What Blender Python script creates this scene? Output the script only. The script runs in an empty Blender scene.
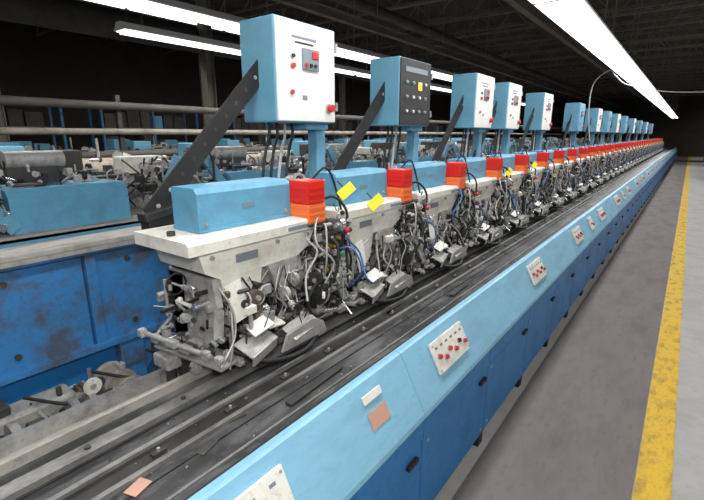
import bpy, bmesh, math, random
from mathutils import Vector, Matrix, Euler
S=bpy.context.scene
S.view_settings.view_transform='Standard'

def lin(c):
    return tuple(((v/255)/12.92 if v/255<=0.04045 else ((v/255+0.055)/1.055)**2.4) for v in c)+(1,)
def mat(name,col,rough=.5,metal=0.,dirt=0.,dcol=(40,36,32),scale=6,stretch=(1,1,1),bump=0.,emit=0.,lo=.45,hi=.75,fine=.6):
    m=bpy.data.materials.new(name);m.use_nodes=True
    nt=m.node_tree;b=nt.nodes['Principled BSDF']
    b.inputs['Base Color'].default_value=lin(col);b.inputs['Roughness'].default_value=rough
    b.inputs['Metallic'].default_value=metal
    if emit:
        b.inputs['Emission Color'].default_value=lin(col);b.inputs['Emission Strength'].default_value=emit
    if dirt or bump:
        tc=nt.nodes.new('ShaderNodeTexCoord');mp=nt.nodes.new('ShaderNodeMapping')
        mp.inputs['Scale'].default_value=stretch
        nt.links.new(tc.outputs['Object'],mp.inputs['Vector'])
        def noise(sc,l,h,amt):
            n=nt.nodes.new('ShaderNodeTexNoise');n.inputs['Scale'].default_value=sc
            n.inputs['Detail'].default_value=8;n.inputs['Roughness'].default_value=.68
            nt.links.new(mp.outputs['Vector'],n.inputs['Vector'])
            r=nt.nodes.new('ShaderNodeMapRange');r.inputs['From Min'].default_value=l;r.inputs['From Max'].default_value=h
            r.inputs['To Max'].default_value=amt
            nt.links.new(n.outputs['Fac'],r.inputs['Value']);return n,r
        n,r=noise(scale,lo,hi,dirt)
        if dirt:
            n2,r2=noise(scale*5.3,.52,.68,dirt*fine)
            mm=nt.nodes.new('ShaderNodeMath');mm.operation='MAXIMUM'
            nt.links.new(r.outputs['Result'],mm.inputs[0]);nt.links.new(r2.outputs['Result'],mm.inputs[1])
            mx=nt.nodes.new('ShaderNodeMix');mx.data_type='RGBA'
            mx.inputs['A'].default_value=lin(col);mx.inputs['B'].default_value=lin(dcol)
            nt.links.new(mm.outputs[0],mx.inputs['Factor']);nt.links.new(mx.outputs['Result'],b.inputs['Base Color'])
            rr=nt.nodes.new('ShaderNodeMapRange');rr.inputs['To Min'].default_value=rough;rr.inputs['To Max'].default_value=min(1,rough+.3)
            nt.links.new(mm.outputs[0],rr.inputs['Value']);nt.links.new(rr.outputs['Result'],b.inputs['Roughness'])
        if bump:
            bp=nt.nodes.new('ShaderNodeBump');bp.inputs['Strength'].default_value=bump;bp.inputs['Distance'].default_value=.01
            nt.links.new(n.outputs['Fac'],bp.inputs['Height']);nt.links.new(bp.outputs['Normal'],b.inputs['Normal'])
    return m
M={}
M['lblue']=mat('paint_light_blue',(132,186,214),.42,0,.5,(96,134,156),5,(2,.6,2))
M['blue']=mat('paint_blue',(38,120,184),.42,0,.5,(34,78,118),4)
M['beam']=mat('paint_beam_blue',(54,124,184),.48,0,.85,(76,76,80),7,lo=.46,hi=.63)
M['cab']=mat('paint_cabinet_blue',(102,158,184),.5,0,.35,(80,112,128),6)
M['hood']=mat('paint_hood_blue',(92,156,188),.5,0,.5,(76,102,116),8)
M['white']=mat('paint_white',(224,224,220),.5,0,.35,(172,168,158),9)
M['cream']=mat('casing_offwhite',(226,224,215),.5,0,.65,(142,132,118),8)
M['steel']=mat('steel_worn',(184,183,181),.42,.4,.7,(78,72,67),14)
M['alu']=mat('cast_aluminium',(172,170,166),.5,.2,.75,(70,66,62),18)
M['chrome']=mat('chrome',(220,220,224),.25,.9,.4,(90,86,82),20)
M['dark']=mat('dark_machine',(54,53,53),.6,.1,.6,(92,87,82),15)
M['black']=mat('black_paint',(28,28,29),.55,0,.4,(66,62,58),12)
M['rubber']=mat('black_rubber',(22,22,24),.6)
M['grime']=mat('greasy_brown',(92,80,70),.7,0,.7,(40,35,31),12)
M['beige']=mat('beige_roller',(150,138,124),.65,0,.8,(78,69,61),9)
M['table']=mat('table_worn',(52,52,54),.42,.1,.75,(134,134,134),4,(1.5,.5,1),.04,lo=.48,hi=.72,fine=.5)
M['slot']=mat('chain_slot_black',(34,33,33),.5,.1,.5,(80,78,76),14)
M['rail']=mat('rail_dirty_steel',(138,137,135),.45,.3,.8,(76,74,72),5,(2,1,1),.05,lo=.44,hi=.66,fine=.6)
M['tray']=mat('tray_steel',(172,168,161),.5,.1,.8,(98,91,84),6,(2,.6,1),.05,lo=.45,hi=.68)
M['brass']=mat('brass',(185,150,80),.4,.7)
M['red']=mat('red_plastic',(208,34,26),.33,0,emit=.06)
M['orange']=mat('orange_plastic',(232,112,50),.33,0,emit=.06)
M['redk']=mat('red_knob',(195,40,34),.45)
M['green']=mat('green_part',(50,130,86),.45)
M['yellow']=mat('yellow_tag',(238,206,40),.5)
M['paper']=mat('paper_white',(230,229,224),.75,0,.4,(170,166,158),14)
M['hoseblue']=mat('hose_blue',(70,112,175),.45)
M['hosewhite']=mat('hose_clear',(172,172,170),.45)
M['peach']=mat('sticker_peach',(200,148,126),.65,0,.8,(150,150,150),30)
M['label']=mat('label_grey',(120,130,140),.5)
M['tube']=mat('fluorescent_tube',(245,250,255),.4,emit=2.4)
M['pipe']=mat('pipe_grey',(72,68,64),.75,.0,.7,(44,40,37),3)
M['pipel']=mat('pipe_pale',(136,128,118),.75,0,.85,(66,60,54),3)
M['roof']=mat('roof_dark',(80,68,60),.95,0,.6,(46,39,34),1)
M['joist']=mat('joist_dark',(136,128,118),.85,0,.5,(72,65,59),3)
M['wall']=mat('wall_dark',(74,66,60),.95,0,.6,(44,38,34),.6)
M['mat']=mat('floor_mat_rubber',(118,111,108),.75,0,.65,(86,80,78),3,(1.5,.5,1),.2)
M['conc']=mat('floor_concrete',(178,176,173),.7,0,.6,(140,135,129),2.5,bump=.05)
M['yline']=mat('floor_line_yellow',(224,182,52),.65,0,.75,(136,114,70),12,(1,.5,1),lo=.48,hi=.66)
M['sock']=mat('scrap_grey',(150,148,144),.8,0,.6,(80,77,74),20)

class MB:
    def __init__(s): s.bm=bmesh.new(); s.mats=[]
    def mi(s,m):
        m=M[m]
        if m not in s.mats: s.mats.append(m)
        return s.mats.index(m)
    def obox(s,c,size,rot,m,bev=0.):
        mt=Matrix.Translation(c)@Euler(rot).to_matrix().to_4x4()@Matrix.Diagonal((size[0],size[1],size[2],1))
        r=bmesh.ops.create_cube(s.bm,size=1,matrix=mt);k=s.mi(m)
        fs=set(f for v in r['verts'] for f in v.link_faces)
        for f in fs:f.material_index=k
        if bev:
            es=list(set(e for v in r['verts'] for e in v.link_edges))
            q=bmesh.ops.bevel(s.bm,geom=es,offset=bev,segments=2,affect='EDGES',profile=.5)
            for f in q['faces']: f.material_index=k
    def box(s,x0,x1,y0,y1,z0,z1,m,bev=0.):
        s.obox(((x0+x1)/2,(y0+y1)/2,(z0+z1)/2),(abs(x1-x0),abs(y1-y0),abs(z1-z0)),(0,0,0),m,bev)
    def cyl(s,p0,p1,r,m,seg=12,r2=None):
        p0=Vector(p0);p1=Vector(p1);d=p1-p0
        q=d.to_track_quat('Z','Y').to_matrix().to_4x4()
        mt=Matrix.Translation((p0+p1)/2)@q
        g=bmesh.ops.create_cone(s.bm,cap_ends=True,segments=seg,radius1=r,radius2=r if r2 is None else r2,depth=d.length,matrix=mt)
        k=s.mi(m)
        fs=set(f for v in g['verts'] for f in v.link_faces)
        for f in fs:
            f.material_index=k
            if len(f.verts)==4: f.smooth=True
            else:
                for e in f.edges:e.smooth=False
    def ell(s,c,rad,m,rot=(0,0,0),seg=14):
        mt=Matrix.Translation(c)@Euler(rot).to_matrix().to_4x4()@Matrix.Diagonal((rad[0],rad[1],rad[2],1))
        g=bmesh.ops.create_uvsphere(s.bm,u_segments=seg,v_segments=8,radius=1,matrix=mt);k=s.mi(m)
        for f in set(f for v in g['verts'] for f in v.link_faces): f.material_index=k;f.smooth=True
    def prism(s,pts,ax,a0,a1,m):
        def P(p,a):
            return {'x':(a,p[0],p[1]),'y':(p[0],a,p[1]),'z':(p[0],p[1],a)}[ax]
        A=[s.bm.verts.new(P(p,a0)) for p in pts];B=[s.bm.verts.new(P(p,a1)) for p in pts]
        n=len(pts);k=s.mi(m);fs=[s.bm.faces.new(A),s.bm.faces.new(B[::-1])]
        for i in range(n): fs.append(s.bm.faces.new((A[i],B[i],B[(i+1)%n],A[(i+1)%n])))
        for f in fs:f.material_index=k
        bmesh.ops.recalc_face_normals(s.bm,faces=fs)
    def tube(s,pts,r,m,sub=5,seg=7):
        P=[Vector(p) for p in pts];P=[P[0]*2-P[1]]+P+[P[-1]*2-P[-2]];C=[]
        for i in range(1,len(P)-2):
            for j in range(sub):
                t=j/sub;a,b,c,d=P[i-1:i+3]
                C.append(.5*((2*b)+(c-a)*t+(2*a-5*b+4*c-d)*t*t+(3*b-a-3*c+d)*t**3))
        C.append(P[-2]);rings=[];k=s.mi(m);up=Vector((.31,.22,.92)).normalized()
        for i,c in enumerate(C):
            t=(C[min(i+1,len(C)-1)]-C[max(i-1,0)]).normalized()
            u=t.cross(up);u=u.normalized() if u.length>1e-4 else Vector((1,0,0));w=t.cross(u)
            rings.append([s.bm.verts.new(c+(u*math.cos(q)+w*math.sin(q))*r) for q in [2*math.pi*z/seg for z in range(seg)]])
        for a,b in zip(rings,rings[1:]):
            for j in range(seg):
                f=s.bm.faces.new((a[j],a[(j+1)%seg],b[(j+1)%seg],b[j]));f.material_index=k;f.smooth=True
    def ring(s,c,R,r,m,ax='y',n=20):
        pts=[]
        for i in range(n+1):
            a=2*math.pi*i/n
            o={'y':(math.cos(a)*R,0,math.sin(a)*R),'x':(0,math.cos(a)*R,math.sin(a)*R),'z':(math.cos(a)*R,math.sin(a)*R,0)}[ax]
            pts.append(Vector(c)+Vector(o))
        s.tube(pts,r,m,sub=1)
    def clutter(s,reg,n,seed,big=1.):
        R=random.Random(seed);x0,x1,y0,y1,z0,z1=reg
        pal=['steel']*8+['alu']*8+['dark']*7+['chrome']*3+['black']*6+['brass','grime','grime','grime','cream','redk']
        for i in range(n):
            c=Vector((R.uniform(x0,x1),R.uniform(y0,y1),R.uniform(z0,z1)));m=R.choice(pal);t=R.random()
            if t<.42:
                a=R.choice([Vector((1,0,0)),Vector((0,1,0)),Vector((0,0,1)),Vector((R.uniform(-1,1),R.uniform(-1,1),R.uniform(-1,1))).normalized()])
                L=R.uniform(.02,.09)*big;s.cyl(c-a*L,c+a*L,R.uniform(.003,.010)*big,m if m!='redk' else 'dark',8)
                if R.random()<.4: s.cyl(c+a*L*.6,c+a*L*.9,R.uniform(.012,.018)*big,R.choice(['steel','dark','alu']),6)
            elif t<.6:
                a=R.choice([Vector((1,0,0)),Vector((0,1,0))]);w=R.uniform(.004,.014)
                r=R.uniform(.014,.036)*big;s.cyl(c-a*w,c+a*w,r,m if m!='redk' else 'alu',16);s.cyl(c-a*w*1.8,c+a*w*1.8,r*.35,'steel',8)
            elif t<.9:
                s.obox(c,[R.uniform(.01,.05)*big,R.uniform(.01,.055)*big,R.uniform(.008,.045)*big],(R.choice([0,0,R.uniform(-.5,.5)]),R.choice([0,0,R.uniform(-.5,.5)]),0),m if m!='redk' else 'steel',.002)
            elif t<.96:
                s.cyl(c,c+Vector((0,0,.03)),.008,'steel',6);s.ell(c+Vector((0,0,.03)),(.011,.011,.011),m,seg=8)
            else:
                s.ring(c,R.uniform(.02,.04),.004,R.choice(['rubber','steel','black']),R.choice('xy'),12)
    def mesh(s,name):
        me=bpy.data.meshes.new(name);s.bm.to_mesh(me);s.bm.free()
        for m in s.mats: me.materials.append(m)
        return me
    def obj(s,name,loc=(0,0,0)): return put(s.mesh(name+'_mesh'),name,loc)
def put(me,name,loc=(0,0,0)):
    o=bpy.data.objects.new(name,me);o.location=loc;S.collection.objects.link(o);return o

Y0,Y1=-1.6,40.0
# ---------------- room ----------------
b=MB();b.box(-16,7,-5,46,-.1,0,'conc');b.obj('floor')
b=MB();b.box(-.66,.03,-3,46,.0,.004,'mat');b.obj('floor_mat')
b=MB();b.box(.035,.185,-4,46,0,.004,'yline');b.obj('floor_marking_stripe')
b=MB();b.box(-16,7,-5,46,5.2,5.3,'roof');b.obj('ceiling')
b=MB();b.box(-16.2,-16,-5,46,0,5.2,'wall');b.obj('wall_left')
b=MB();b.box(7,7.2,-5,46,0,5.2,'wall');b.obj('wall_right')
b=MB();b.box(-16,7,46,46.2,0,5.2,'wall');b.obj('wall_far')
b=MB();b.box(-16,7,-5.2,-5,0,5.2,'wall');b.obj('wall_near')
b=MB()
b.box(-16,7,-.04,.04,5.1,5.2,'joist');b.box(-16,7,-.03,.03,4.55,4.6,'joist')
x=-16
while x<6.9:
    b.cyl((x,0,4.58),(x+.5,0,5.12),.018,'joist',6);b.cyl((x+.5,0,5.12),(x+1,0,4.58),.018,'joist',6);x+=1
jm=b.mesh('roof_joist_mesh')
for i in range(24): put(jm,'roof_joist',(0,-2+i*1.95,0))
b=MB()
for x in (-11,-7.2,-3.4,.6,4.2):
    b.box(x-.08,x+.08,-5,46,4.35,4.38,'joist');b.box(x-.012,x+.012,-5,46,4.38,4.53,'joist');b.box(x-.08,x+.08,-5,46,4.53,4.56,'joist')
b.obj('ceiling_beam')
b=MB()
for x,z,r,m in ((-2.6,4.1,.05,'pipe'),(1.0,4.0,.06,'pipe'),(-5.0,3.9,.1,'pipe'),(2.2,3.7,.14,'pipel'),(-8.5,3.6,.25,'pipe')):
    b.cyl((x,-4,z),(x,45,z),r,m,14)
    for y in range(-3,45,4): b.cyl((x,y,z),(x,y,5.2),.01,'joist',6)
b.obj('overhead_pipe')
b=MB()
b.box(-.1,.1,-.1,-.085,0,5.2,'joist');b.box(-.1,.1,.085,.1,0,5.2,'joist');b.box(-.01,.01,-.085,.085,0,5.2,'joist');b.box(-.2,.2,-.2,.2,0,.03,'joist')
cm=b.mesh('building_column_mesh')
for p in ((-8.2,6),(-8.2,14),(-8.2,24),(-12.5,3.5),(-12.5,9),(-12.5,16),(2.4,20),(2.4,30),(2.4,40)): put(cm,'building_column',(p[0],p[1],0))
b=MB()
for yy in (0,1.5,3.0):
    for xx in (0,.7): b.box(xx-.03,xx+.03,yy-.03,yy+.03,0,2.6,'beam')
for z in (.3,1.1,1.9,2.6): b.box(-.03,.73,0,3.0,z-.04,z,'joist')
R=random.Random(4)
for z in (.3,1.1,1.9):
    y=.1
    while y<2.6:
        w=R.uniform(.3,.5);b.box(.05,.65,y,y+w-.04,z,z+R.uniform(.3,.6),R.choice(['grime','beige','pipe','cab']),.01);y+=w
sm=b.mesh('storage_rack_mesh')
for p in ((.9,22),(.9,26),(.9,31),(.9,36)): put(sm,'storage_rack',(p[0],p[1],0))
for p in ((-13.8,2),(-13.8,6),(-13.8,10.5),(-13.8,15),(-13.8,20),(-13.8,25)): put(sm,'storage_rack',(p[0],p[1],0))

# ---------------- light fixtures ----------------
def fixture(x,z,w,ya,yb,power,name):
    b=MB()
    y=ya
    while y<yb:
        e=min(y+2.4,yb)-.03
        b.prism([(x-w/2,z),(x-w/2,z+.012),(x-w*.2,z+.09),(x+w*.2,z+.09),(x+w/2,z+.012),(x+w/2,z)],'y',y,e,'white')
        b.box(x-w/2+.01,x+w/2-.01,y+.02,e-.02,z-.006,z,'tube')
        for t in (-.25,.25): b.cyl((x+t*w,y+.04,z-.02),(x+t*w,e-.04,z-.02),.016,'tube',10)
        for yy in (y+.3,e-.3): b.cyl((x,yy,z+.08),(x,yy,5.2),.006,'joist',6)
        y+=2.4
    b.obj(name)
    l=bpy.data.lights.new(name+'_light','AREA');l.shape='RECTANGLE';l.size=w*.9;l.size_y=yb-ya;l.energy=power;l.color=(1,.985,.955)
    o=bpy.data.objects.new(name+'_light',l);o.location=(x,(ya+yb)/2,z-.045);S.collection.objects.link(o)
fixture(-.95,2.66,.34,-1,33,330,'added_fill_fixture')
fixture(-4.35,2.9,.28,-1,13,230,'added_fill_fixture')
fixture(-5.6,2.9,.24,2.9,22,230,'added_fill_fixture')
fixture(3.6,3.6,.34,-3,44,720,'added_fill_fixture')  # unseen row added right of the aisle as fill, softens contrast
fixture(-9.5,4.2,.3,-2,30,260,'added_fill_fixture')

# ---------------- conveyor table ----------------
b=MB()
b.box(-1.62,-.725,Y0,Y1,.12,.69,'dark')
y=Y0
while y<Y1:
    b.box(-.725,-.69,y+.004,y+.746,.09,.50,'blue',.004)
    b.box(-.725,-.686,y+.002,y+.748,.506,.606,'blue',.004)
    b.box(-.692,-.672,y+.62,y+.70,.44,.46,'black',.004)
    b.box(-.76,-.70,y-.03,y+.03,.0,.12,'black')
    b.cyl((-.692,y+.05,.47),(-.686,y+.05,.47),.008,'steel',8);b.cyl((-.692,y+.05,.13),(-.686,y+.05,.13),.008,'steel',8)
    b.cyl((-.692,y+.70,.13),(-.686,y+.70,.13),.008,'steel',8)
    y+=.75
y=Y0
while y<Y1:
    e=min(y+3,Y1)-.003
    b.prism([(-.680,.606),(-.684,.625),(-.803,.852),(-.815,.856),(-.835,.856),(-.835,.606)],'y',y,e,'lblue')
    y+=3
b.box(-.852,-.835,Y0,Y1,.80,.846,'black')
b.box(-1.33,-.852,Y0,Y1,.79,.828,'table')
b.box(-.90,-.892,Y0,Y1,.828,.834,'rail')
b.box(-.985,-.98,Y0,Y1,.828,.831,'slot')
b.box(-1.037,-1.02,Y0,Y1,.826,.843,'rail')
b.box(-1.105,-1.035,Y0,Y1,.82,.832,'slot')
b.box(-1.122,-1.105,Y0,Y1,.826,.843,'rail')
b.box(-1.20,-1.19,Y0,Y1,.826,.832,'slot')
b.box(-1.25,-1.20,Y0,Y1,.826,.850,'rail')
b.box(-1.345,-1.325,Y0,Y1,.69,.86,'tray')
b.box(-1.60,-1.345,Y0,Y1,.69,.71,'tray')
b.box(-1.40,-1.385,Y0,Y1,.71,.735,'rail')
b.box(-1.625,-1.60,Y0,Y1,.60,.76,'steel')
y=Y0+.1
while y<20:
    b.box(-1.08,-1.06,y,y+.04,.83,.839,'dark')
    b.cyl((-1.07,y+.02,.836),(-1.07,y+.02,.848),.005,'steel',6)
    y+=.25
y=Y0+.2;R=random.Random(9)
while y<20:
    for x in (-1.225,-1.475): b.cyl((x,y,.70),(x,y,.856 if x>-1.3 else .718),.009,'dark',8)
    if y<9:
        for k in range(16):
            xx=R.uniform(-1.18,-.9);yy=y+R.uniform(0,.3);q=R.random()
            if q<.06: b.obox((xx,yy,.831),(R.uniform(.01,.03),R.uniform(.03,.08),.002),(0,0,R.uniform(-.5,.5)),R.choice(['dark','sock','black']))
            else: b.obox((xx,yy,.8305),(R.uniform(.002,.005),R.uniform(.002,.009),.003),(0,0,R.uniform(-1.5,1.5)),R.choice(['sock','alu','dark','sock']))
    y+=.3
for (yy,xx,L) in ((1.05,-.945,.30),(2.3,-.945,.24)):
    b.obox((xx,yy,.836),(.028,L,.010),(0,0,.05),'dark',.003)
b.obj('conveyor_table')

nrm=Vector((.227,0,.119)).normalized();dn=Vector((.119,0,-.227)).normalized()
def slopept(t,y,h=0): return Vector((-.803,0,.852))+dn*(t*.256)+Vector((0,y,0))+nrm*h
ang=math.atan2(nrm.x,nrm.z)
def plate(L,n,seed):
    b=MB();R=random.Random(seed)
    c=slopept(.43,0,.009);b.obox(c,(.14,L,.014),(0,ang,0),'cream',.004)
    for i in range(n):
        yy=-L/2+L*(i+.7)/(n+.4);p=slopept(.46+(.05 if i%2 else -.03),yy,.015)
        m=R.choice(['redk','redk','black','redk','redk','black'])
        b.cyl(p,p+nrm*.006,.013,'steel',12);b.cyl(p,p+nrm*.015,.010,m,12)
    for i in range(n): 
        p=slopept(.28,-L/2+L*(i+.7)/(n+.4),.0165);b.obox(p,(.010,.022,.001),(0,ang,0),'label')
    for sx in (.22,.65):
        for sy in (-1,1):
            p=slopept(sx,sy*(L/2-.012),.015);b.cyl(p,p+nrm*.003,.005,'steel',6)
    return b.mesh('push_button_panel_mesh')
pm=plate(.32,6,3);pm2=plate(.17,2,5)
put(pm2,'push_button_panel',(0,.62,0))
for i in range(20): put(pm,'push_button_panel',(0,1.75+1.46*i,0))
for i in range(12): put(pm2,'push_button_panel',(0,5.4+2.92*i,0))
b=MB();b.obox(slopept(.52,0,.003),(.06,.11,.002),(0,ang,0),'peach');b.obj('warning_sticker',(0,1.15,0))
b=MB();b.obox(slopept(.22,0,.006),(.03,.11,.008),(0,ang,0),'white',.002);b.obj('name_plate',(0,1.15,0))
b=MB();b.obox((-.94,0,.832),(.04,.055,.002),(0,0,.3),'peach');b.obj('warning_sticker',(-.055,.42,0))

# ---------------- feeder station ----------------
def feeder(seed):
    R=random.Random(seed);b=MB()
    b.prism([(-1.30,1.375),(-1.30,1.505),(-1.315,1.525),(-1.44,1.525),(-1.45,1.51),(-1.45,1.375)],'y',-.49,-.05,'hood')
    b.box(-1.452,-1.296,-.492,-.048,1.372,1.384,'hood')
    b.box(-1.299,-1.297,-.30,-.24,1.44,1.455,'label')
    for yy in (-.46,-.08): b.cyl((-1.30,yy,1.40),(-1.293,yy,1.40),.007,'steel',8)
    b.box(-1.315,-1.19,-.05,.065,1.335,1.342,'black')
    b.box(-1.31,-1.20,-.045,.06,1.342,1.425,'orange',.006);b.box(-1.31,-1.20,-.045,.06,1.427,1.52,'red',.006)
    for k in range(6):
        z=1.352+k*.027;b.box(-1.1995,-1.196,-.04,.055,z,z+.006,'orange' if z<1.42 else 'red')
        b.box(-1.3,-1.205,-.0485,-.045,z,z+.006,'orange' if z<1.42 else 'red')
    b.prism([(-1.53,1.37),(-1.215,1.37),(-1.205,1.36),(-1.205,1.325),(-1.53,1.325)],'y',-.60,.045,'cream')
    b.prism([(-.55,1.325),(.02,1.325),(-.02,1.25),(-.10,1.215),(-.47,1.215),(-.53,1.25)],'x',-1.50,-1.23,'cream')
    b.box(-1.229,-1.226,-.40,-.30,1.26,1.29,'label');b.box(-1.204,-1.202,-.16,-.02,1.335,1.35,'label')
    for yy in (-.50,-.2,-.03): b.cyl((-1.23,yy,1.30),(-1.22,yy,1.30),.008,'steel',8)
    b.cyl((-1.36,-.56,1.37),(-1.36,-.56,1.385),.014,'dark',10)
    b.box(-1.52,-1.405,-.50,-.05,.712,1.22,'dark',.01)
    pl=[(-1.5,1.22),(-1.24,1.22),(-1.22,1.12),(-1.27,.98),(-1.38,.90),(-1.5,.90)]
    b.prism(pl,'y',-.50,-.475,'alu');b.prism(pl,'y',-.09,-.065,'alu')
    b.prism([(-.47,1.22),(-.28,1.22),(-.30,1.10),(-.36,1.04),(-.44,1.06)],'x',-1.25,-1.232,'cream')
    b.prism([(-.26,1.22),(-.10,1.22),(-.11,1.12),(-.20,1.08)],'x',-1.24,-1.22,'alu')
    b.box(-1.40,-1.26,-.475,-.09,1.12,1.22,'alu',.01)
    b.cyl((-1.33,-.46,1.05),(-1.33,-.10,1.05),.05,'dark',20)
    for yy in (-.44,-.33,-.22,-.12): b.cyl((-1.33,yy,1.05),(-1.33,yy+.018,1.05),.088,'alu',26)
    b.cyl((-1.27,-.56,1.13),(-1.27,.0,1.13),.012,'chrome',12)
    b.cyl((-1.42,-.6,.97),(-1.42,.08,.97),.012,'chrome',12)
    b.cyl((-1.24,-.01,1.05),(-1.24,.02,1.05),.085,'dark',26);b.cyl((-1.24,-.03,1.05),(-1.24,.05,1.05),.03,'steel',14)
    b.ring((-1.24,.025,1.05),.082,.008,'steel','y',24)
    b.ring((-1.17,-.02,1.02),.075,.007,'rubber','x',20)
    for k,(z,dx) in enumerate(((1.0,0),(.975,.03),(.945,-.02),(.965,.0),(.93,.02),(.915,-.01))):
        yy=-.64+.03*k
        b.cyl((-1.50+dx,yy,z+.01),(-1.18+dx,yy+.07,z-.02),.009,'chrome' if k%2 else 'steel',10)
        b.obox((-1.48+dx,yy,z+.01),(.03,.026,.03),(0,0,0),'alu',.004)
        b.obox((-1.34+dx,yy+.03,z-.002),(.05,.026,.026),(0,0,.1),'steel',.004)
        b.obox((-1.20+dx,yy+.065,z-.018),(.03,.024,.03),(0,0,.1),'alu',.004)
    b.obox((-1.34,-.52,.925),(.34,.10,.012),(0,.04,.15),'steel',.003)
    b.obox((-1.44,-.58,.89),(.10,.06,.05),(0,0,0),'alu',.008)
    b.cyl((-1.44,-.57,.712),(-1.44,-.57,.89),.02,'dark',10)
    b.obox((-1.17,-.38,.965),(.09,.16,.008),(.1,.45,.25),'alu',.003)
    b.obox((-1.13,-.375,.935),(.008,.15,.045),(.1,.2,.25),'steel',.003)
    b.obox((-1.15,-.16,.955),(.08,.17,.008),(.1,.5,.15),'alu',.003)
    b.prism([(-.30,.90),(-.04,.90),(-.06,.95),(-.13,.98),(-.27,.96)],'x',-1.128,-1.118,'steel')
    b.prism([(-.27,.875),(-.02,.875),(-.05,.915),(-.2,.92)],'x',-1.15,-1.14,'alu')
    b.obox((-1.19,-.28,1.0),(.06,.10,.01),(-.2,.3,.1),'cream',.003)
    b.tube([(-1.22,-.46,.95),(-1.12,-.38,.90),(-1.10,-.2,.875),(-1.15,-.05,.90)],.010,'rubber')
    b.obox((-1.15,-.25,.89),(.05,.30,.016),(0,.2,0),'dark',.004)
    b.obox((-1.20,-.43,1.13),(.005,.075,.14),(.12,-.15,.1),'cream')
    b.obox((-1.17,-.36,1.02),(.06,.09,.006),(.3,.4,0),'paper')
    b.obox((-1.22,-.50,1.06),(.005,.04,.10),(-.2,-.1,0),'alu')
    b.cyl((-1.22,.08,1.20),(-1.16,.14,.98),.022,'chrome',14);b.cyl((-1.24,.06,1.28),(-1.22,.08,1.20),.012,'steel',10)
    b.obox((-1.28,.12,1.27),(.10,.09,.10),(0,0,0),'alu',.006)
    b.obox((-1.22,.10,1.32),(.06,.05,.05),(0,0,.2),'dark',.005)
    for q in range(3): b.cyl((-1.2,.06+.035*q,1.24+.03*q),(-1.15,.06+.035*q,1.24+.03*q),.008,'brass',8)
    b.ell((-1.14,.13,1.30),(.013,.013,.013),'redk');b.cyl((-1.15,.09,1.20),(-1.13,.09,1.20),.009,'green',8)
    b.cyl((-1.35,.1,1.15),(-1.35,.22,1.15),.055,'alu',20);b.cyl((-1.35,.09,1.15),(-1.35,.1,1.15),.03,'dark',14)
    b.obox((-1.30,.15,.97),(.13,.12,.22),(0,0,0),'dark',.01)
    b.obox((-1.22,.17,1.10),(.02,.11,.14),(.2,0,.1),'cream',.004)
    b.cyl((-1.17,.0,.96),(-1.17,.16,.92),.012,'chrome',10)
    b.box(-1.50,-1.42,-.6,.10,.868,.90,'steel',.004);b.box(-1.50,-1.41,.09,.2,.712,1.3,'dark',.008)
    b.tube([(-1.25,.06,1.42),(-1.20,.12,1.44),(-1.16,.16,1.36),(-1.18,.13,1.2),(-1.22,.12,1.1)],.006,'rubber')
    b.tube([(-1.3,.07,1.5),(-1.27,.15,1.56),(-1.25,.2,1.45),(-1.2,.2,1.25),(-1.15,.15,1.05)],.005,'rubber')
    b.tube([(-1.2,.02,1.30),(-1.13,.05,1.25),(-1.12,.02,1.12),(-1.18,-.04,1.02)],.007,'rubber')
    b.tube([(-1.22,.1,1.2),(-1.12,.14,1.22),(-1.11,.2,1.1),(-1.2,.22,1.0)],.004,'hoseblue')
    b.tube([(-1.24,.06,1.3),(-1.15,.0,1.34),(-1.13,-.02,1.2),(-1.2,.04,1.08)],.004,'hosewhite')
    for k in range(22):
        p=[Vector((-1.25+R.uniform(-.06,.05),R.uniform(-.05,.2),1.33+R.uniform(-.05,.08)))]
        for j in range(4):
            n=p[-1]+Vector((R.uniform(-.05,.06),R.uniform(-.08,.08),-.08+R.uniform(-.03,.03)));n.x=min(n.x,-1.11);p.append(n)
        b.tube(p,R.choice([.002,.003,.004,.005]),R.choice(['rubber','rubber','hosewhite','rubber','steel','hoseblue']),4,6)
    for k in range(14):
        p=[Vector((-1.22+R.uniform(-.03,.03),R.uniform(-.5,-.05),1.2))]
        for j in range(3):
            n=p[-1]+Vector((R.uniform(-.03,.05),R.uniform(-.08,.08),-.08+R.uniform(-.03,.03)));n.x=min(n.x,-1.12);p.append(n)
        b.tube(p,R.choice([.002,.003,.004]),R.choice(['rubber','hosewhite','rubber','steel']),4,6)
    b.clutter((-1.32,-1.15,-.02,.20,.92,1.34),170,seed,.85)
    b.clutter((-1.34,-1.18,-.52,-.02,.89,1.18),170,seed+50,.85)
    b.clutter((-1.48,-1.3,-.57,-.5,.89,1.2),34,seed+90,.75)
    b.clutter((-1.5,-1.35,-.05,.18,1.1,1.42),30,seed+70)
    b.clutter((-1.5,-1.3,.02,.16,1.35,1.52),26,seed+20)
    return b.mesh('feeder_station_mesh')
FM=[feeder(3),feeder(8),feeder(13)]
for n in range(38):
    put(FM[n%3],'feeder_station',(0,1.357+.75*n,0))
b=MB();b.obox((0,0,0),(.004,.10,.045),(.5,-.5,-.3),'yellow');b.cyl((-.01,0,.01),(-.05,0,.04),.003,'rubber',6);ty=b.mesh('caution_tag_mesh')
for p in ((-1.19,1.55,1.46),(-1.12,1.68,1.40),(-1.17,3.75,1.40),(-1.17,4.5,1.42)): put(ty,'caution_tag',p)

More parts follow.
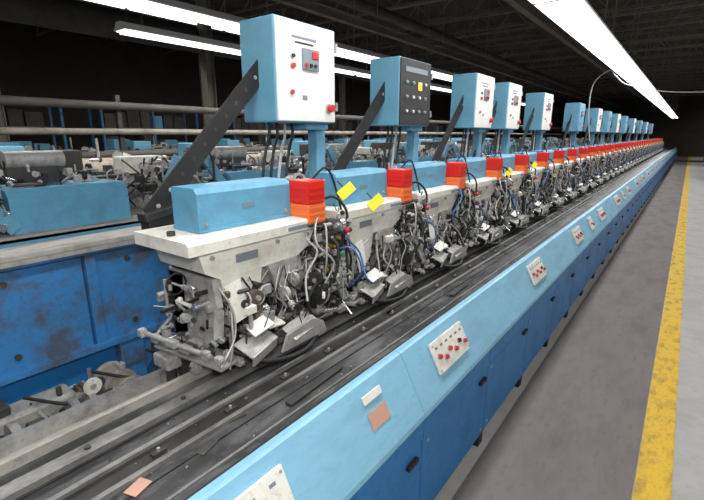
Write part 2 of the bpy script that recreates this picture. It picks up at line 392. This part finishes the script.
# ---------------- control cabinets ----------------
def cabinet(face,h=.43,seed=0,dark=False):
    b=MB();z0=1.755;W=.4
    b.box(-1.67,-1.455,0,W,z0,z0+h,'cab',.008)
    b.box(-1.457,-1.447,.006,W-.006,z0+.006,z0+h-.006,'black' if dark else face,.003)
    x=-1.447
    def btn(y,z,r,m,l=.014): b.cyl((x,y,z0+z),(x+.005,y,z0+z),r*1.35,'steel',14);b.cyl((x,y,z0+z),(x+l,y,z0+z),r,m,14)
    if dark:
        for i in range(4):
            for j in range(3): btn(.08+.08*i,.09+.085*j,.008,['white','label','label','white','cab'][(i*3+j*2)%5],.010)
        b.box(x,x+.003,.06,.34,z0+h-.08,z0+h-.05,'label');b.box(x,x+.004,.22,.27,z0+h-.18,z0+h-.13,'yellow')
    else:
        b.box(x,x+.002,.10,.26,z0+h-.075,z0+h-.065,'label')
        b.box(x,x+.002,.12,.24,z0+h-.095,z0+h-.088,'black')
        b.box(x,x+.010,.16,.27,z0+h-.20,z0+h-.11,'label',.003)
        b.box(x+.010,x+.014,.22,.262,z0+h-.15,z0+h-.12,'redk',.001)
        for q in range(3): b.cyl((x+.01,.18+.03*q,z0+h-.18),(x+.018,.18+.03*q,z0+h-.18),.008,['redk','black','black'][q],10)
        btn(.10,h-.15,.008,'black');btn(.10,h-.19,.010,'redk')
        btn(.345,.07,.017,'redk',.028);btn(.09,.13,.009,'redk',.012)
        b.box(x,x+.002,.16,.19,z0+.10,z0+.12,'label')
    for z in (.08,h-.08): b.box(-1.46,-1.44,W-.004,W+.008,z0+z-.02,z0+z+.02,'steel')
    for k,yy in enumerate((.05,.10,.15,.20)):
        b.tube([(-1.56,yy,z0+.01),(-1.56,yy,z0-.06),(-1.55,yy-.04,z0-.14),(-1.54,yy-.08,1.45),(-1.54,yy-.1,1.30)],.007,'rubber' if k!=2 else 'hosewhite')
    b.box(-1.595,-1.535,.35,.42,.712,z0+.01,'cab',.004)
    b.box(-1.64,-1.5,.24,.40,z0-.03,z0,'cab',.003)
    b.box(-1.598,-1.525,.30,.46,.711,.73,'dark')
    P=Vector((0,-.56,1.41));Q=Vector((0,.07,2.03));d=(Q-P);L=d.length;a=math.atan2(d.z,d.y)
    x0=-1.50;b2=(P+Q)/2
    b.obox((x0-.06,b2.y,b2.z),(.008,L,.08),(a,0,0),'black',.002)
    b.obox((x0-.078,b2.y+.02,b2.z-.034),(.04,L,.007),(a,0,0),'black',.001)
    for i in range(11):
        p=P+d*((i+.6)/11.2);b.cyl((x0-.057,p.y,p.z),(x0-.0545,p.y,p.z),.009,'alu' if i in (0,1,9,10) else 'dark',8)
    b.obox((x0-.05,-.53,1.42),(.06,.14,.03),(a*.2,0,0),'black',.004)
    b.box(-1.60,-1.54,-.58,-.46,1.33,1.42,'black',.004)
    return b.mesh('control_cabinet_mesh')
CW=cabinet('white');CB=cabinet('cab');CD=cabinet('white',.40,0,True)
for y,m in ((1.40,CW),(2.42,CD),(3.62,CW),(4.42,CW),(5.72,CW),(7.84,CB),(9.6,CW),(10.9,CB),(12.4,CW),(14,CB),(16.2,CW),(18.5,CB),(21,CW),(24,CB)):
    put(m,'control_cabinet',(0,y,0))

# ---------------- rear frame beam ----------------
b=MB()
y=Y0
while y<30:
    b.box(-2.16,-2.12,y+.003,y+1.197,.72,1.215,'beam',.004)
    b.box(-2.12,-2.10,y+.003,y+.05,.72,1.215,'beam',.003);b.box(-2.12,-2.085,y,y+1.2,.715,.74,'beam')
    b.box(-2.12,-2.085,y,y+1.2,1.18,1.215,'beam')
    for q in (.2,.55,.9):
        b.cyl((-2.12,y+q,1.12),(-2.11,y+q,1.12),.013,'dark',10);b.cyl((-2.12,y+q,.80),(-2.11,y+q,.80),.013,'dark',10)
    b.obox((-2.112,y+.72,.97),(.008,.16,.20),(0,0,0),'beam',.003)
    for (qy,qz) in ((.66,.89),(.78,.89),(.66,1.05),(.78,1.05)): b.cyl((-2.11,y+qy,qz),(-2.10,y+qy,qz),.012,'dark',8)
    b.box(-2.22,-2.10,y+.1,y+.22,0,.72,'beam',.004)
    b.prism([(y+.22,.72),(y+.42,.72),(y+.22,.5)],'x',-2.14,-2.12,'beam')
    b.obox((-2.13,y+.75,.62),(.02,.09,.5),(.9,0,0),'beam',.003)
    y+=1.2
b.box(-2.24,-2.07,Y0,30,1.215,1.24,'tray',.004)
b.box(-2.09,-2.07,Y0,30,1.195,1.215,'steel')
b.box(-2.2,-2.16,Y0,30,.3,.5,'beam')
b.box(-2.20,-2.16,Y0,30,.5,.72,'blue')
b.obj('rear_frame_beam')
# ---------------- drive shafts in the trough ----------------
b=MB()
b.box(-2.065,-1.64,Y0,12,.40,.44,'grime')
for yy in (-1.2,.9,3.0,5.4,7.8,10.2): b.box(-2.0,-1.75,yy,yy+.1,0,.41,'grime')
for k,yy in enumerate((.80,1.85,2.6,3.35)):
    r=.062
    b.cyl((-2.04,yy,.60),(-1.70,yy,.60),r,'beige',28);b.cyl((-2.06,yy,.60),(-1.66,yy,.60),.018,'steel',12)
    for xx in (-2.03,-1.92,-1.82,-1.715): b.cyl((xx,yy,.60),(xx+.014,yy,.60),r*1.18,'alu' if xx<-1.8 else 'dark',28)
    b.box(-1.69,-1.66,yy-.04,yy+.04,.42,.63,'grime',.005)
# long drive shaft with couplings, gearbox and motor
b.cyl((-1.83,-.9,.60),(-1.83,1.1,.60),.02,'steel',12)
for y_,l_,r_,m_ in ((-.25,.06,.055,'alu'),(.12,.10,.05,'dark'),(.36,.03,.075,'alu'),(.42,.05,.05,'grime'),(.56,.03,.07,'steel'),(.66,.07,.045,'dark')):
    b.cyl((-1.83,y_,.60),(-1.83,y_+l_,.60),r_,m_,22)
b.box(-2.03,-1.91,.28,.62,.44,.66,'alu',.015);b.box(-2.01,-1.93,.34,.40,.66,.70,'dark',.006)
b.cyl((-1.97,.62,.57),(-1.97,.84,.57),.07,'dark',22)
for q in range(5): b.cyl((-1.97,.64+.04*q,.57),(-1.97,.65+.04*q,.57),.077,'grime',22)
b.box(-1.78,-1.68,-.4,.30,.44,.56,'dark',.01);b.obox((-1.74,.5,.60),(.02,.30,.05),(.3,0,.1),'steel',.003);b.obox((-1.9,.2,.66),(.03,.4,.02),(-.2,0,.2),'alu',.003)
for k in range(3):
    yy=1.22+k*.75
    b.ring((-1.85,yy,.70),.15,.014,'steel','x',28);b.ring((-1.89,yy,.70),.15,.012,'dark','x',28);b.cyl((-1.9,yy,.70),(-1.84,yy,.70),.035,'dark',14);b.box(-1.88,-1.86,yy-.03,yy+.03,.42,.7,'dark')
    for a in range(4):
        v=Vector((0,math.cos(a*1.57),math.sin(a*1.57)))*.145;b.cyl((-1.87,yy,.70),Vector((-1.87,yy,.70))+v,.010,'steel',8)
b.clutter((-2.0,-1.72,-.3,.7,.45,.64),230,78,1.1)
b.clutter((-2.0,-1.72,.6,3.4,.45,.70),300,77,1.1)
b.cyl((-2.02,1.02,.70),(-1.98,1.35,.98),.012,'steel',8);b.ell((-1.98,1.36,.99),(.02,.02,.02),'black')
b.box(-1.86,-1.66,1.42,1.85,.44,.80,'grime',.01);b.clutter((-1.98,-1.70,1.5,2.6,.6,1.1),120,31,1.2);b.box(-1.95,-1.7,1.9,2.6,.44,.8,'dark',.01)
for k in range(7):
    b.tube([(-1.95,.2+.25*k,.7),(-1.85,.3+.25*k,.66),(-1.78,.45+.25*k,.6),(-1.70,.6+.25*k,.62)],.007,'rubber')
b.obj('drive_roller_assembly')

# ---------------- parallel machine line behind ----------------
def rear(seed):
    b=MB();R=random.Random(seed)
    b.box(-3.5,-2.75,-.7,.7,.15,.95,'dark',.01)
    b.box(-2.76,-2.72,-.69,.69,.9,1.18,'cab',.004);b.box(-3.4,-2.72,-.7,.7,1.16,1.19,'tray')
    for yy in (-.6,.6): b.box(-3.45,-2.8,yy-.04,yy+.04,0,.2,'black')
    b.prism([(-3.15,1.19),(-2.78,1.19),(-2.78,1.38),(-2.82,1.42),(-3.15,1.42)],'y',0,.62,'hood')
    b.obox((-2.78,-.12,1.40),(.03,.07,.46),(.6,0,0),'cab',.004);b.obox((-2.78,-.52,1.38),(.03,.07,.40),(-.5,0,0),'cab',.004)
    b.cyl((-3.0,-.5,1.33),(-3.0,-.2,1.33),.09,'alu',22);b.cyl((-3.0,-.55,1.33),(-3.0,-.5,1.33),.06,'dark',18)
    for k in range(6): b.cyl((-3.0,-.47+.05*k,1.33),(-3.0,-.46+.05*k,1.33),.098,'alu',22)
    b.cyl((-2.8,-.65,1.30),(-2.8,.0,1.30),.016,'chrome',10)
    b.cyl((-3.1,.1,1.56),(-3.1,.4,1.56),.05,'alu',16);b.box(-3.12,-3.08,.1,.4,1.38,1.56,'dark')
    b.box(-3.35,-3.2,-.6,-.3,1.19,1.55,'cream',.01);b.box(-3.5,-3.3,.1,.6,1.19,1.6,'pipe',.01)
    b.ring((-2.82,-.35,1.33),.10,.012,'steel','x',22);b.ring((-2.86,-.1,1.30),.07,.01,'dark','x',22)
    b.clutter((-3.2,-2.74,-.68,.0,1.18,1.52),150,seed,1.3);b.clutter((-3.1,-2.8,.0,.62,1.42,1.50),36,seed+5,1.0)
    for k in range(10):
        p=[Vector((R.uniform(-3.1,-2.8),R.uniform(-.6,.0),1.55))]
        for j in range(3): p.append(p[-1]+Vector((R.uniform(-.08,.08),R.uniform(-.12,.12),-.11)))
        b.tube(p,.006,R.choice(['rubber','hosewhite','rubber']),4,6)
    return b.mesh('rear_feeder_machine_mesh')
RM=[rear(21),rear(22)]
for i in range(16): put(RM[i%2],'rear_feeder_machine',(0,.75+1.42*i,0))
b=MB()
for z,r,m in ((2.06,.05,'pipe'),(1.74,.04,'pipel'),(1.45,.05,'pipe')):
    b.cyl((-6,-1,z),(-6,28,z),r,m,12)
for y in range(-1,28,4): b.box(-6.1,-6.04,y-.03,y+.03,0,2.2,'dark')
b.obj('pipe_rack')
def bgm(seed):
    b=MB();R=random.Random(seed)
    b.box(-.5,.5,0,1.5,0,1.15,'pipe',.02);b.cyl((0,.3,1.32),(0,1.1,1.32),.15,'beige',18);b.box(-.2,.2,.2,1.2,1.15,1.25,'dark')
    b.box(-.45,-.1,.05,.35,1.15,1.6,'cab',.01)
    b.clutter((-.5,.5,0,1.5,1.15,1.5),80,seed,2)
    b.clutter((.48,.55,0,1.5,.3,1.15),25,seed+1,2.5)
    return b.mesh('background_machinery_mesh')
BM=[bgm(5),bgm(6)]
for i in range(11):
    put(BM[i%2],'background_machinery',(-7.3,i*1.9,0))
    put(BM[(i+1)%2],'background_machinery',(-4.9,1.2+i*2.1,0))
    if i<8: put(BM[i%2],'background_machinery',(-10.5,2+i*3,0))

b=MB()
b.tube([(-1.1,8.4,2.6),(-.9,8.4,2.45),(-.3,8.45,2.32),(.5,8.5,2.34),(.85,8.6,2.6),(.9,8.8,4.0),(.9,8.9,5.2)],.008,'hosewhite')
b.tube([(-1.1,8.3,2.6),(-1.2,8.35,2.68),(-1.4,8.4,2.5),(-1.42,8.4,2.1),(-1.35,8.4,1.6)],.008,'hosewhite')
b.obj('power_cable')
b=MB();b.tube([(-1.4,5.0,5.2),(-1.4,5,4.2),(-1.38,5.0,3.3),(-1.3,5.05,2.9),(-1.2,5.1,2.75)],.01,'hosewhite');b.obj('power_cable')

# ---------------- flash and camera ----------------
l=bpy.data.lights.new('camera_flash','POINT');l.energy=76;l.shadow_soft_size=.18;l.color=(1,.985,.96)
o=bpy.data.objects.new('camera_flash',l);o.location=(.1,-.1,2.0);S.collection.objects.link(o)
w=bpy.data.worlds.new('World');S.world=w;w.use_nodes=True
w.node_tree.nodes['Background'].inputs[0].default_value=(.05,.05,.055,1)
c=bpy.data.cameras.new('Camera');co=bpy.data.objects.new('Camera',c);S.collection.objects.link(co)
c.sensor_width=36;c.lens=22.5;c.clip_start=.02
co.location=(0,0,1.7);co.rotation_euler=(math.radians(75.35),0,math.radians(36.78));S.camera=co
